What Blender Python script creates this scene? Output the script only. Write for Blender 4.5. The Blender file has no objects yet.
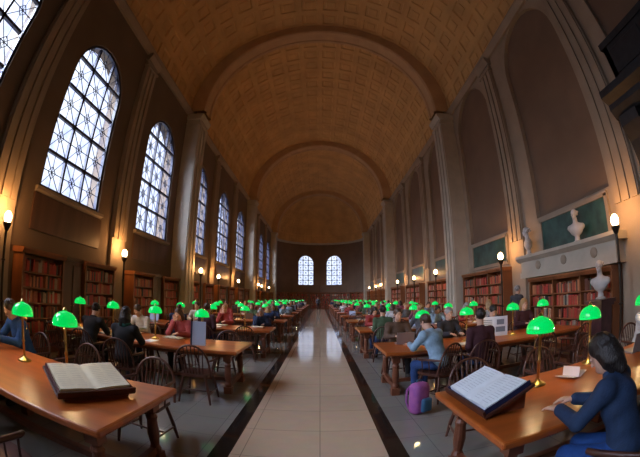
import bpy, bmesh, math, random
import numpy as np
from mathutils import Vector, Matrix
R = math.radians
PI = math.pi
rnd = random.Random(11)
sc = bpy.context.scene
COL = sc.collection

# ------------------------------------------------------------------ materials
MATS = {}
def mat(name, col, rough=.6, metal=0., spec=.5, emit=None, es=0., var=.0, scale=6., bump=0., bscale=40., col2=None,
        stretch=(1, 1, 1), coat=0., sub=0.):
    if name in MATS: return MATS[name]
    m = bpy.data.materials.new(name); m.use_nodes = True
    nt = m.node_tree; b = nt.nodes['Principled BSDF']
    b.inputs['Base Color'].default_value = (*col, 1); b.inputs['Roughness'].default_value = rough
    b.inputs['Metallic'].default_value = metal; b.inputs['Specular IOR Level'].default_value = spec
    b.inputs['Coat Weight'].default_value = coat
    if emit: b.inputs['Emission Color'].default_value = (*emit, 1); b.inputs['Emission Strength'].default_value = es
    if var or bump or col2:
        tc = nt.nodes.new('ShaderNodeTexCoord'); mp = nt.nodes.new('ShaderNodeMapping')
        mp.inputs['Scale'].default_value = stretch
        nt.links.new(tc.outputs['Object'], mp.inputs['Vector'])
        n = nt.nodes.new('ShaderNodeTexNoise'); n.inputs['Scale'].default_value = scale; n.inputs['Detail'].default_value = 6
        nt.links.new(mp.outputs['Vector'], n.inputs['Vector'])
        if var or col2:
            cr = nt.nodes.new('ShaderNodeValToRGB')
            c2 = col2 or tuple(c * (1 - var) for c in col)
            c1 = tuple(min(1, c * (1 + var)) for c in col) if not col2 else col
            cr.color_ramp.elements[0].color = (*c2, 1); cr.color_ramp.elements[1].color = (*c1, 1)
            cr.color_ramp.elements[0].position = .3; cr.color_ramp.elements[1].position = .7
            nt.links.new(n.outputs['Fac'], cr.inputs['Fac']); nt.links.new(cr.outputs['Color'], b.inputs['Base Color'])
        if bump:
            n2 = nt.nodes.new('ShaderNodeTexNoise'); n2.inputs['Scale'].default_value = bscale; n2.inputs['Detail'].default_value = 4
            nt.links.new(mp.outputs['Vector'], n2.inputs['Vector'])
            bp = nt.nodes.new('ShaderNodeBump'); bp.inputs['Strength'].default_value = bump; bp.inputs['Distance'].default_value = .02
            nt.links.new(n2.outputs['Fac'], bp.inputs['Height']); nt.links.new(bp.outputs['Normal'], b.inputs['Normal'])
    MATS[name] = m
    return m

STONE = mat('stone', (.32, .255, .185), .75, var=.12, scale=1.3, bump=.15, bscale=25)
STONE_PALE = mat('pale_stone', (.46, .42, .34), .7, var=.1, scale=2, bump=.1, bscale=30)
PLASTER = mat('brown_plaster', (.19, .125, .082), .8, var=.12, scale=.8, bump=.1, bscale=20)
VAULT = mat('vault_plaster', (.60, .37, .145), .8, var=.16, scale=.7, bump=.2, bscale=18)
ARCHM = mat('arch_stone', (.52, .34, .18), .8, var=.1, scale=1.5, bump=.15, bscale=20)
GREENM = mat('green_marble', (.028, .075, .06), .3, var=.5, scale=3)
DARKWOOD = mat('dark_wood', (.10, .05, .028), .45, var=.35, scale=3, stretch=(1, 1, .15))
CASEWOOD = mat('bookcase_oak', (.26, .095, .035), .45, var=.3, scale=3, stretch=(1, 1, .15))
OAK = mat('table_oak', (.40, .095, .016), .3, var=.25, scale=2.2, stretch=(.25, 2.5, 1), coat=0)
OAKLEG = mat('table_leg_oak', (.17, .055, .025), .4, var=.3, scale=4, stretch=(1, 1, .2))
CHAIRW = mat('chair_wood', (.075, .026, .016), .38, var=.3, scale=5, stretch=(1, 1, .3))
BRASS = mat('aged_brass', (.55, .36, .12), .3, metal=1)
BRONZE = mat('dark_bronze', (.05, .04, .03), .4, metal=.7)
BLACKM = mat('black_marble', (.012, .012, .014), .6, var=.5, scale=6)
MARBLE = mat('bust_marble', (.50, .49, .47), .55, var=.06, scale=9)
PED = mat('pedestal_marble', (.07, .028, .03), .3, var=.4, scale=6)
LEAD = mat('window_lead', (.016, .02, .05), .5)
FRAMEM = mat('window_frame_metal', (.02, .022, .05), .5)
PAGE = mat('book_page', (.90, .82, .60), .8, var=.05, scale=14)
PAGEW = mat('pale_book_page', (.76, .84, .88), .8, var=.05, scale=14)
PAPER = mat('white_paper', (.82, .82, .84), .8)
SHADE = mat('green_glass_shade', (.0, .30, .09), .12, emit=(.0, .74, .10), es=.85, coat=.6)
BULB = mat('lamp_bulb', (1, .9, .7), .4, emit=(1, .75, .42), es=5)
TORCH = mat('torch_globe', (1, .85, .6), .4, emit=(1, .70, .36), es=9)

def glass_mat():
    m = bpy.data.materials.new('leaded_glass'); m.use_nodes = True; nt = m.node_tree
    for n in list(nt.nodes): nt.nodes.remove(n)
    o = nt.nodes.new('ShaderNodeOutputMaterial'); t = nt.nodes.new('ShaderNodeBsdfTransparent')
    g = nt.nodes.new('ShaderNodeBsdfGlossy'); g.inputs['Roughness'].default_value = .08
    mx = nt.nodes.new('ShaderNodeMixShader'); mx.inputs[0].default_value = .05
    tc = nt.nodes.new('ShaderNodeTexCoord'); no = nt.nodes.new('ShaderNodeTexNoise'); no.inputs['Scale'].default_value = 2.3
    no.inputs['Detail'].default_value = 3
    cr = nt.nodes.new('ShaderNodeValToRGB')
    cr.color_ramp.elements[0].color = (.62, .68, .94, 1); cr.color_ramp.elements[1].color = (.97, .98, 1, 1)
    cr.color_ramp.elements[0].position = .28; cr.color_ramp.elements[1].position = .62
    nt.links.new(tc.outputs['Object'], no.inputs['Vector']); nt.links.new(no.outputs['Fac'], cr.inputs['Fac'])
    nt.links.new(cr.outputs['Color'], t.inputs['Color'])
    nt.links.new(t.outputs[0], mx.inputs[1]); nt.links.new(g.outputs[0], mx.inputs[2]); nt.links.new(mx.outputs[0], o.inputs['Surface'])
    return m
GLASS = glass_mat()

def floor_mat():
    m = bpy.data.materials.new('stone_floor'); m.use_nodes = True; nt = m.node_tree; b = nt.nodes['Principled BSDF']
    L = nt.links.new
    def N(t, **k):
        n = nt.nodes.new(t)
        for a, v in k.items(): setattr(n, a, v)
        return n
    tc = N('ShaderNodeTexCoord'); sx = N('ShaderNodeSeparateXYZ'); L(tc.outputs['Object'], sx.inputs[0])
    ad = N('ShaderNodeMath', operation='ADD'); ad.inputs[1].default_value = .11; L(sx.outputs['X'], ad.inputs[0])
    ab = N('ShaderNodeMath', operation='ABSOLUTE'); L(ad.outputs[0], ab.inputs[0])
    g1 = N('ShaderNodeMath', operation='GREATER_THAN'); g1.inputs[1].default_value = .79; L(ab.outputs[0], g1.inputs[0])
    g2 = N('ShaderNodeMath', operation='GREATER_THAN'); g2.inputs[1].default_value = .99; L(ab.outputs[0], g2.inputs[0])
    def tiles(c1, c2, sc_, bw, rh, mort):
        bt = N('ShaderNodeTexBrick'); bt.inputs['Scale'].default_value = sc_; bt.offset = 0
        bt.inputs['Color1'].default_value = (*c1, 1); bt.inputs['Color2'].default_value = (*c2, 1)
        bt.inputs['Mortar'].default_value = (*mort, 1); bt.inputs['Mortar Size'].default_value = .004
        bt.inputs['Brick Width'].default_value = bw; bt.inputs['Row Height'].default_value = rh
        L(tc.outputs['Object'], bt.inputs['Vector']); return bt
    t1 = tiles((.78, .60, .42), (.70, .535, .375), 1, .79, .79, (.30, .24, .18))
    t2 = tiles((.31, .295, .255), (.27, .26, .225), 1, .6, .6, (.15, .15, .14))
    no = N('ShaderNodeTexNoise'); no.inputs['Scale'].default_value = 5; no.inputs['Detail'].default_value = 8
    L(tc.outputs['Object'], no.inputs['Vector'])
    m1 = N('ShaderNodeMixRGB'); L(g1.outputs[0], m1.inputs[0]); L(t1.outputs['Color'], m1.inputs[1]); m1.inputs[2].default_value = (.022, .02, .018, 1)
    m2 = N('ShaderNodeMixRGB'); L(g2.outputs[0], m2.inputs[0]); L(m1.outputs[0], m2.inputs[1]); L(t2.outputs['Color'], m2.inputs[2])
    m3 = N('ShaderNodeMixRGB', blend_type='MULTIPLY'); m3.inputs[0].default_value = .2
    L(m2.outputs[0], m3.inputs[1]); L(no.outputs['Color'], m3.inputs[2]); L(m3.outputs[0], b.inputs['Base Color'])
    b.inputs['Roughness'].default_value = .2; b.inputs['Specular IOR Level'].default_value = .55
    mr = N('ShaderNodeMapRange'); mr.inputs[3].default_value = .04; mr.inputs[4].default_value = .13
    L(no.outputs['Fac'], mr.inputs[0]); L(mr.outputs[0], b.inputs['Roughness'])
    return m
FLOORM = floor_mat()

# ------------------------------------------------------------------ mesh builder
class MB:
    def __init__(s): s.bm = bmesh.new(); s.smooth = False
    def face(s, pts):
        try: return s.bm.faces.new([s.bm.verts.new(p) for p in pts])
        except ValueError: return None
    def box(s, c, d, rz=0, M=None, bev=0):
        r = bmesh.ops.create_cube(s.bm, size=1); vs = r['verts']
        for v in vs: v.co = Vector((v.co.x * d[0], v.co.y * d[1], v.co.z * d[2]))
        if bev:
            es = list({e for v in vs for e in v.link_edges})
            q = bmesh.ops.bevel(s.bm, geom=es, offset=bev, segments=2, affect='EDGES', profile=.5)
            vs = list({v for f in q['faces'] for v in f.verts} | {v for v in vs if v.is_valid})
        T = Matrix.Translation(c) @ Matrix.Rotation(rz, 4, 'Z')
        if M is not None: T = M @ T
        for v in vs: v.co = T @ v.co
        return s
    def bb(s, x0, x1, y0, y1, z0, z1, bev=0):
        return s.box(((x0 + x1) / 2, (y0 + y1) / 2, (z0 + z1) / 2), (abs(x1 - x0), abs(y1 - y0), abs(z1 - z0)), bev=bev)
    def tube(s, pts, rad, seg=8, cap=True):
        pts = [Vector(p) for p in pts]; n = len(pts)
        rad = rad if isinstance(rad, (list, tuple)) else [rad] * n
        rings = []; up = None
        for i, p in enumerate(pts):
            t = (pts[min(i + 1, n - 1)] - pts[max(i - 1, 0)]).normalized()
            if up is None: up = Vector((0, 0, 1)) if abs(t.z) < .9 else Vector((1, 0, 0))
            a = t.cross(up)
            if a.length < 1e-4: a = t.cross(Vector((0, 1, 0)))
            a.normalize(); b = a.cross(t).normalized(); up = b
            rings.append([s.bm.verts.new(p + (a * math.cos(2 * PI * k / seg) + b * math.sin(2 * PI * k / seg)) * rad[i]) for k in range(seg)])
        for q, w in zip(rings, rings[1:]):
            for k in range(seg): s.bm.faces.new((q[k], q[(k + 1) % seg], w[(k + 1) % seg], w[k]))
        if cap: s.bm.faces.new(rings[0][::-1]); s.bm.faces.new(rings[-1])
        return s
    def lathe(s, prof, c=(0, 0, 0), seg=16, M=None, sx=1., sy=1.):
        rings = []
        for r, z in prof:
            rings.append([Vector((c[0] + sx * r * math.cos(2 * PI * k / seg), c[1] + sy * r * math.sin(2 * PI * k / seg), c[2] + z)) for k in range(seg)])
        vr = [[s.bm.verts.new(M @ p if M else p) for p in q] for q in rings]
        for q, w in zip(vr, vr[1:]):
            for k in range(seg): s.bm.faces.new((q[k], q[(k + 1) % seg], w[(k + 1) % seg], w[k]))
        if prof[0][0] > 1e-5: s.bm.faces.new(vr[0][::-1])
        if prof[-1][0] > 1e-5: s.bm.faces.new(vr[-1])
        return s
    def ball(s, c, r, seg=12, sz=1., sx=1., sy=1.):
        n = 8
        return s.lathe([(max(1e-6, r * math.sin(PI * i / n)), -r * sz * math.cos(PI * i / n)) for i in range(n + 1)], c, seg, None, sx, sy)
    def prism(s, poly, a0, a1, axis='y'):
        """poly in the plane across axis, pushed from a0 to a1"""
        def P(u, v, a): return {'y': (u, a, v), 'x': (a, u, v), 'z': (u, v, a)}[axis]
        A = [s.bm.verts.new(P(u, v, a0)) for u, v in poly]; B = [s.bm.verts.new(P(u, v, a1)) for u, v in poly]
        n = len(poly)
        for i in range(n): s.bm.faces.new((A[i], A[(i + 1) % n], B[(i + 1) % n], B[i]))
        s.bm.faces.new(A[::-1]); s.bm.faces.new(B)
        return s
    def mesh(s, name):
        bmesh.ops.remove_doubles(s.bm, verts=s.bm.verts, dist=1e-5)
        bmesh.ops.recalc_face_normals(s.bm, faces=s.bm.faces)
        me = bpy.data.meshes.new(name); s.bm.to_mesh(me); s.bm.free(); return me
    def build(s, name, m, parent=None, smooth=False, loc=None):
        return link(name, s.mesh(name), m, parent, smooth, loc)

def link(name, me, m, parent=None, smooth=False, loc=None):
    if m and not me.materials: me.materials.append(m)
    if smooth:
        me.polygons.foreach_set('use_smooth', [True] * len(me.polygons))
        try: me.set_sharp_from_angle(angle=R(50))
        except Exception: pass
    o = bpy.data.objects.new(name, me); COL.objects.link(o)
    if parent: o.parent = parent
    if loc: o.location = loc
    return o
def tag(o, label, cat, group=None, kind=None):
    if label: o['label'] = label
    if cat: o['category'] = cat
    if group: o['group'] = group
    if kind: o['kind'] = kind
    return o
def thing(name, label, cat, loc=(0, 0, 0), rz=0, group=None):
    o = bpy.data.objects.new(name, None); COL.objects.link(o); o.empty_display_size = .1
    o.location = loc; o.rotation_euler = (0, 0, rz)
    return tag(o, label, cat, group)
def struct(o): o['kind'] = 'structure'; return o
def dup(root, loc, rz, label=None, group=None):
    def cp(o, par):
        c = o.copy(); COL.objects.link(c); c.parent = par
        for ch in o.children: cp(ch, c)
        return c
    r = cp(root, None); r.location = loc; r.rotation_euler = (0, 0, rz)
    if label: r['label'] = label
    if group: r['group'] = group
    return r
def setmat(o, m):
    if not o.data.materials: o.data.materials.append(m)
    o.material_slots[0].link = 'OBJECT'; o.material_slots[0].material = m
def ordinal(n):
    t = ['', 'first', 'second', 'third', 'fourth', 'fifth', 'sixth', 'seventh', 'eighth', 'ninth', 'tenth', 'eleventh', 'twelfth', 'thirteenth', 'fourteenth',
         'fifteenth', 'sixteenth', 'seventeenth', 'eighteenth', 'nineteenth']
    if n < 20: return t[n]
    d, u = divmod(n, 10); w = ['', '', 'twent', 'thirt', 'fort', 'fift', 'sixt'][d]
    return w + 'ieth' if u == 0 else w + 'y-' + t[u]
ORD = ['first', 'second', 'third', 'fourth', 'fifth', 'sixth', 'seventh', 'eighth', 'ninth', 'tenth', 'eleventh', 'twelfth', 'thirteenth']

# ------------------------------------------------------------------ the hall
W = 6.5; SPR = 10.4; ASPR = 9.9; BAY = 5.1; B0 = -5.9         # bay boundaries: B0 + k*BAY, arches at -0.8, 14.5, 29.8, 45.1
YEND = 45.1; NB = 10
SILL, CROWN, WW = 3.78, 8.65, 2.7
bounds = [B0 + BAY * k for k in range(NB + 1)]
centres = [(a + b) / 2 for a, b in zip(bounds, bounds[1:])]
centres[1] += .2

f = MB(); f.face([(-9, -9, 0), (9, -9, 0), (9, 54, 0), (-9, 54, 0)]); struct(f.build('floor', FLOORM))

def arch_pts(c, w, z0, z1, n=14):
    r = w / 2; zc = z1 - r
    return [(c - r, z0)] + [(c - r * math.cos(PI * i / n), zc + r * math.sin(PI * i / n)) for i in range(n + 1)] + [(c + r, z0)]

def wall_bay(mb, X, y0, y1, z0, z1, hole, depth, P=None):
    """wall sheet at X (or through P(u, depth, z)) with one arched hole and its reveals; depth is outwards"""
    P = P or (lambda u, d, z: (X + (d if X > 0 else -d), u, z))
    c, w, hz0, hz1 = hole; pts = arch_pts(c, w, hz0, hz1)
    q = lambda *uv: mb.face([P(u, 0, z) for u, z in uv])
    q((y0, z0), (y1, z0), (y1, hz0), (y0, hz0))
    q((y0, hz0), pts[0], pts[1], (y0, pts[1][1])); q(pts[-1], (y1, hz0), (y1, pts[-2][1]), pts[-2])
    n = len(pts) - 2
    ar = pts[1:-1]
    for i in range(len(ar) - 1):
        (ua, za), (ub, zb) = ar[i], ar[i + 1]
        t0 = y0 + (y1 - y0) * i / (len(ar) - 1); t1 = y0 + (y1 - y0) * (i + 1) / (len(ar) - 1)
        q((ua, za), (ub, zb), (t1, z1), (t0, z1))
    q((y0, ar[0][1]), ar[0], (y0, z1)); q(ar[-1], (y1, ar[-1][1]), (y1, z1))
    loop = pts + [pts[0]]
    for (ua, za), (ub, zb) in zip(loop, loop[1:]):
        mb.face([P(ua, 0, za), P(ub, 0, zb), P(ub, depth, zb), P(ua, depth, za)])

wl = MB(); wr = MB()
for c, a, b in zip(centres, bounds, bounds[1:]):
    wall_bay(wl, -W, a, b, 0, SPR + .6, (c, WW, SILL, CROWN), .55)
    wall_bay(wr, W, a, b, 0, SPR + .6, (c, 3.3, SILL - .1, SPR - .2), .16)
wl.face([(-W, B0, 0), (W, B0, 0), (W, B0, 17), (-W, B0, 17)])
struct(wl.build('wall_left', mat('shaded_wall_stone', (.155, .11, .075), .8, var=.12, scale=.8, bump=.1, bscale=20))); struct(wr.build('wall_right', STONE))  # backlit shade of the left wall is put into this darker stone colour

# windows: mullions, star-leaded panes, glass
def make_window(n, c, P, z0=SILL, z1=CROWN, w=WW, cols=3):
    """P(u, d, z) maps along-wall, outwards, up to the place"""
    fr = MB(); ld = MB(); gl = MB()
    r = w / 2; zc = z1 - r; D = .12
    def inside(u, z): return abs(u - c) <= r and (z <= zc or (u - c) ** 2 + (z - zc) ** 2 <= r * r)
    def clip(a, b):
        pts = [(a[0] + (b[0] - a[0]) * t / 24, a[1] + (b[1] - a[1]) * t / 24) for t in range(25)]
        pts = [p for p in pts if inside(*p)]
        return (pts[0], pts[-1]) if len(pts) > 1 else None
    def bar(mb, a, b, wd, th, d=D):
        k = clip(a, b)
        if not k: return
        a, b = k; L = math.hypot(b[0] - a[0], b[1] - a[1])
        if L < .05: return
        nx, nz = -(b[1] - a[1]) / L * wd / 2, (b[0] - a[0]) / L * wd / 2
        A = [(a[0] + nx, a[1] + nz), (b[0] + nx, b[1] + nz), (b[0] - nx, b[1] - nz), (a[0] - nx, a[1] - nz)]
        f0 = [mb.bm.verts.new(P(u, d - th / 2, z)) for u, z in A]; f1 = [mb.bm.verts.new(P(u, d + th / 2, z)) for u, z in A]
        for i in range(4): mb.bm.faces.new((f0[i], f0[(i + 1) % 4], f1[(i + 1) % 4], f1[i]))
        mb.bm.faces.new(f0); mb.bm.faces.new(f1[::-1])
    pw = w / cols; rows = int(round((z1 - z0) / pw)); ph = (z1 - z0) / rows
    for i in range(1, cols): bar(fr, (c - r + pw * i, z0), (c - r + pw * i, z1), .075, .1)
    for j in range(1, rows): bar(fr, (c - r, z0 + ph * j), (c + r, z0 + ph * j), .075, .1)
    ap = arch_pts(c, w, z0, z1)
    for a, b in zip(ap + [ap[0]], (ap + [ap[0]])[1:]):
        mx = lambda p: (c + (p[0] - c) * .985, z0 + (p[1] - z0) * .992 + .02)
        bar(fr, mx(a), mx(b), .12, .12)
    for i in range(cols):
        for j in range(rows):
            u0, v0 = c - r + pw * i, z0 + ph * j; um, vm = u0 + pw / 2, v0 + ph / 2
            for du, dv in ((.5, .5), (.5, -.5), (.0, .5), (.5, 0)):
                bar(ld, (um - du * pw, vm - dv * ph), (um + du * pw, vm + dv * ph), .017, .02)
            k = .17
            rg = [(um - k * pw, vm), (um, vm + k * ph), (um + k * pw, vm), (um, vm - k * ph)]
            for a, b in zip(rg, rg[1:] + rg[:1]): bar(ld, a, b, .017, .02)
    gl.face([P(u, D + .03, z) for u, z in ap])
    o = struct(fr.build('window_%d' % n, FRAMEM))
    ld.build('leading', LEAD, o); gl.build('glass', GLASS, o)
    return o
wn = 0
PORTALS = []
for c in centres:
    wn += 1; make_window(wn, c, lambda u, d, z: (-W - d, u, z))
for c in centres: PORTALS.append(((-W - .5, c, (SILL + CROWN) / 2), (0, R(-90), 0), WW, CROWN - SILL))

# blind arch panels and green marble panels of the right wall
bp = MB()
for c in centres: bp.face([(W + .15, c - 1.9, SILL - .3), (W + .15, c + 1.9, SILL - .3), (W + .15, c + 1.9, SPR + .3), (W + .15, c - 1.9, SPR + .3)])
struct(bp.build('wall_panel', PLASTER))
tn = 0
def trim(mb, m, smooth=False):
    global tn
    tn += 1
    return struct(mb.build('trim_%d' % tn, m, smooth=smooth))
for c in centres[1:]:
    t = MB()
    t.bb(W - .03, W + .01, c - 1.45, c + 1.4, 2.68, 3.52); trim(t, GREENM)
    t = MB()
    for z in (2.6, 3.56): t.bb(W - .07, W + .01, c - 1.55, c + 1.5, z - .06, z + .06)
    for y in (c - 1.5, c + 1.45): t.bb(W - .07, W + .01, y - .06, y + .06, 2.6, 3.56)
    trim(t, STONE)
    t = MB(); t.bb(-W - .01, -W + .05, c - 1.5, c + 1.5, 2.75, 3.6); trim(t, DARKWOOD)
    # sill moulding
    t = MB(); t.prism([(-W - .55, SILL), (-W + .12, SILL - .02), (-W + .12, SILL - .1), (-W, SILL - .16), (-W - .55, SILL - .16)], c - 1.5, c + 1.5); trim(t, STONE)

# pilasters at bay boundaries
arch_y = [-.8, 14.5, 29.8, 45.1]
for s in (-1, 1):
    for b in bounds[1:]:
        big = any(abs(b - a) < .1 for a in arch_y)
        if s > 0 and not big: b += .3
        t = MB(); hw = .55 if big else .42; pr = .74 if big else .16
        z0 = 0
        # shaft made of three raised bands so two grooves run up it
        t.bb(s * (W - pr + .05), s * (W + .02), b - hw, b + hw, z0, SPR - .5)
        for k in (-1, 0, 1):
            t.bb(s * (W - pr), s * (W - pr + .08), b + k * hw * .68 - hw * .24, b + k * hw * .68 + hw * .24, 1.2 if big else 3.2, SPR - .7)
        t.bb(s * (W - pr - .05), s * W, b - hw - .06, b + hw + .06, 0, .35)
        t.bb(s * (W - pr - .04), s * W, b - hw - .05, b + hw + .05, SPR - .75, SPR - .68)
        t.prism([(s * W, SPR - .5), (s * (W - pr), SPR - .5), (s * (W - pr - .12), SPR - .3), (s * (W - pr - .12), SPR - .2), (s * W, SPR - .2)], b - hw - .08, b + hw + .08)
        trim(t, STONE_PALE if big else STONE)
    t = MB(); t.prism([(s * W, SPR - .25), (s * (W - .1), SPR - .25), (s * (W - .22), SPR - .05), (s * (W - .22), SPR + .02), (s * W, SPR + .02)], B0, YEND); trim(t, STONE)
    t = MB(); t.bb(s * (W - .02), s * (W + .01), B0, YEND, 0, .2)
    o = struct(t.build('baseboard_left' if s < 0 else 'baseboard_right', DARKWOOD))

# coffered barrel vault: radius AX across, AZ up
AX, AZ = 6.42, 5.6
def vault_grid(P, nu, nv, inset=.2, depth=.07):
    bm = bmesh.new()
    V = [[bm.verts.new(P(i / nu, j / nv)) for j in range(nv + 1)] for i in range(nu + 1)]
    fs = [bm.faces.new((V[i][j], V[i + 1][j], V[i + 1][j + 1], V[i][j + 1])) for i in range(nu) for j in range(nv)]
    bmesh.ops.recalc_face_normals(bm, faces=bm.faces)
    bm.normal_update()
    cen = sum((f.normal.dot(Vector((0, f.calc_center_median().y, 5)) - f.calc_center_median()) for f in fs))
    if cen < 0: bmesh.ops.reverse_faces(bm, faces=fs)
    sz = math.sqrt(sum(f.calc_area() for f in fs) / len(fs))
    bmesh.ops.inset_individual(bm, faces=fs, thickness=inset * sz, depth=0)
    r = bmesh.ops.inset_individual(bm, faces=fs, thickness=.05 * sz, depth=-depth)
    bmesh.ops.inset_individual(bm, faces=fs, thickness=.16 * sz, depth=0)
    bmesh.ops.inset_individual(bm, faces=fs, thickness=.03 * sz, depth=.04)
    return bm
vb = bmesh.new()
segs = [(-5.9, -1.3), (-.3, 14.0), (15.0, 29.3), (30.3, 44.6)]
for a, b in segs:
    g = vault_grid(lambda u, v: (AX * math.cos(PI * u), a + (b - a) * v, SPR + AZ * math.sin(PI * u)), 18, max(3, round((b - a) / 1.1)))
    me = bpy.data.meshes.new('t'); g.to_mesh(me); g.free(); vb.from_mesh(me); bpy.data.meshes.remove(me)
# half dome of the apse
g = vault_grid(lambda u, v: (6.2 * math.cos(PI * u) * math.cos(PI / 2 * v * .985), YEND + .5 + 6.2 * math.sin(PI * u) * math.cos(PI / 2 * v * .985), ASPR + 6.0 * math.sin(PI / 2 * v * .985)), 16, 8, .16, .06)
me = bpy.data.meshes.new('t'); g.to_mesh(me); g.free(); vb.from_mesh(me)
me = bpy.data.meshes.new('ceiling'); vb.to_mesh(me); vb.free()
struct(link('ceiling', me, VAULT))
for ay in arch_y:
    t = MB(); n = 40; RI = 5.68; RO = 6.75
    for k in range(n):
        a0, a1 = PI * k / n, PI * (k + 1) / n
        sec = [(RI, -.52), (RI - .07, -.44), (RI - .07, -.3), (RI, -.26), (RI, .26), (RI - .07, .3), (RI - .07, .44), (RI, .52), (RO, .52), (RO, -.52)]
        ring0 = [(r * math.cos(a0), ay + d, SPR + (r - .55) * math.sin(a0)) for r, d in sec]
        ring1 = [(r * math.cos(a1), ay + d, SPR + (r - .55) * math.sin(a1)) for r, d in sec]
        for i in range(len(sec)): t.face([ring0[i], ring0[(i + 1) % len(sec)], ring1[(i + 1) % len(sec)], ring1[i]])
    trim(t, ARCHM)

# apse wall with its windows
AR = 6.5; AC = YEND + .5
wa = MB(); apse_angles = [-19, 19]
def PA(u, d, z):      # u: arc length from the axis
    th = u / AR
    return ((AR + d) * math.sin(th), AC + (AR + d) * math.cos(th), z)
for q in apse_angles:
    for sub in range(1):
        u = R(q) * AR; hw = R(19) * AR
        # split the curved bay in narrow strips: use the generic bay, fine enough around the arch
        c0, w0 = u, 2.45
        pts = arch_pts(c0, w0, 3.5, 8.05, 14)
        wall_bay(wa, 1, u - hw, u + hw, 0, ASPR + .4, (c0, w0, 3.5, 8.05), .5, PA)
for s in (-1, 1):
    for k in range(9):
        u0, u1 = R(38 + 38 * k / 9) * AR * s, R(38 + 38 * (k + 1) / 9) * AR * s
        wa.face([PA(u0, 0, 0), PA(u1, 0, 0), PA(u1, 0, ASPR + .4), PA(u0, 0, ASPR + .4)])
    p = PA(R(76) * AR * s, 0, 0); wa.face([(p[0], p[1], 0), (s * AR, AC - .6, 0), (s * AR, AC - .6, SPR + .6), (p[0], p[1], SPR + .6)])
struct(wa.build('wall_back', PLASTER))
for q in apse_angles:
    wn += 1; make_window(wn, R(q) * AR, lambda u, d, z: PA(u, d, z), 3.5, 8.05, 2.45)
    th = R(q); PORTALS.append((PA(th * AR, .5, 5.8), (R(90), 0, -th), 2.45, 4.5))
t = MB()
for k in range(24):
    a0, a1 = R(-90 + 7.5 * k), R(-90 + 7.5 * (k + 1))
    sec = [(6.5, ASPR - .25), (6.35, ASPR - .25), (6.2, ASPR), (6.2, ASPR + .06), (6.5, ASPR + .06)]
    for i in range(4):
        (r0, z0), (r1, z1) = sec[i], sec[i + 1]
        t.face([(r0 * math.sin(a0), AC + r0 * math.cos(a0), z0), (r0 * math.sin(a1), AC + r0 * math.cos(a1), z0), (r1 * math.sin(a1), AC + r1 * math.cos(a1), z1), (r1 * math.sin(a0), AC + r1 * math.cos(a0), z1)])
trim(t, STONE_PALE)

# black balcony over the doorway, high on the right wall
bal = thing('balcony', 'black marble balcony projecting high on the right wall', 'balcony', (W - .012, .6, 0))
m = MB(); m.prism([(0, 4.72), (-.45, 4.72), (-.6, 4.9), (-.6, 5.02), (-.8, 5.14), (-.8, 5.3), (0, 5.3)], -3.4, 3.45); m.build('cornice', BLACKM, bal)
m = MB(); m.bb(-.66, -.5, -3.3, 2.9, 5.3, 6.1); m.bb(-.7, -.46, -3.35, 2.95, 6.1, 6.25); m.bb(-.66, 0, 2.75, 2.9, 5.3, 6.1)
for y in (-2.4, -.8, .8, 2.2): m.bb(-.69, -.6, y - .55, y + .55, 5.42, 5.98, bev=.02)
m.build('parapet', BLACKM, bal)
m = MB(); m.bb(-.3, -.02, -3.3, 3.1, 3.9, 4.72); m.build('lintel', BLACKM, bal)
for y in (3.05, -3.05):
    m = MB(); m.prism([(0, 3.3), (-.14, 3.3), (-.24, 3.55), (-.2, 3.8), (-.32, 4.2), (-.5, 4.5), (-.52, 4.72), (0, 4.72)], y - .28, y + .28); m.build('bracket', BLACKM, bal)

# ------------------------------------------------------------------ bookcases and books
CASES = []
def bookcase(side, y0, y1, top, label, group, shelves=6, D=.42, place=None):
    w = y1 - y0
    t = thing('bookcase', label, 'bookcase', group=group)
    if place: t.location, rz = place[0], place[1]; t.rotation_euler = (0, 0, rz)
    else:
        t.location = (side * (W - .03), (y0 + y1) / 2, 0); t.rotation_euler = (0, 0, R(90) if side > 0 else R(-90))
    # local: x along the wall, front faces +y ... back at y = 0
    m = MB()
    for x in (-w / 2 + .03, w / 2 - .03): m.bb(x - .03, x + .03, 0, D, 0, top - .1)
    m.bb(-w / 2, w / 2, 0, .02, 0, top - .1); m.bb(-w / 2, w / 2, 0, D, 0, .14)
    nd = max(1, round(w / 1.25))
    for k in range(1, nd): m.bb(-w / 2 + w * k / nd - .02, -w / 2 + w * k / nd + .02, 0, D - .01, .14, top - .1)
    m.build('case', CASEWOOD, t)
    m = MB(); m.prism([(0, top - .12), (D, top - .12), (D + .05, top - .04), (D + .05, top), (0, top)], -w / 2 - .03, w / 2 + .03, 'x'); m.build('cornice', CASEWOOD, t)
    zs = [.14 + (top - .3) * k / shelves for k in range(shelves)]
    for z in zs[1:]:
        m = MB(); m.bb(-w / 2 + .06, w / 2 - .06, .02, D - .01, z - .025, z); m.build('shelf', CASEWOOD, t)
    CASES.append((t, w, zs, (top - .3) / shelves, D, nd))
    return t

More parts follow.
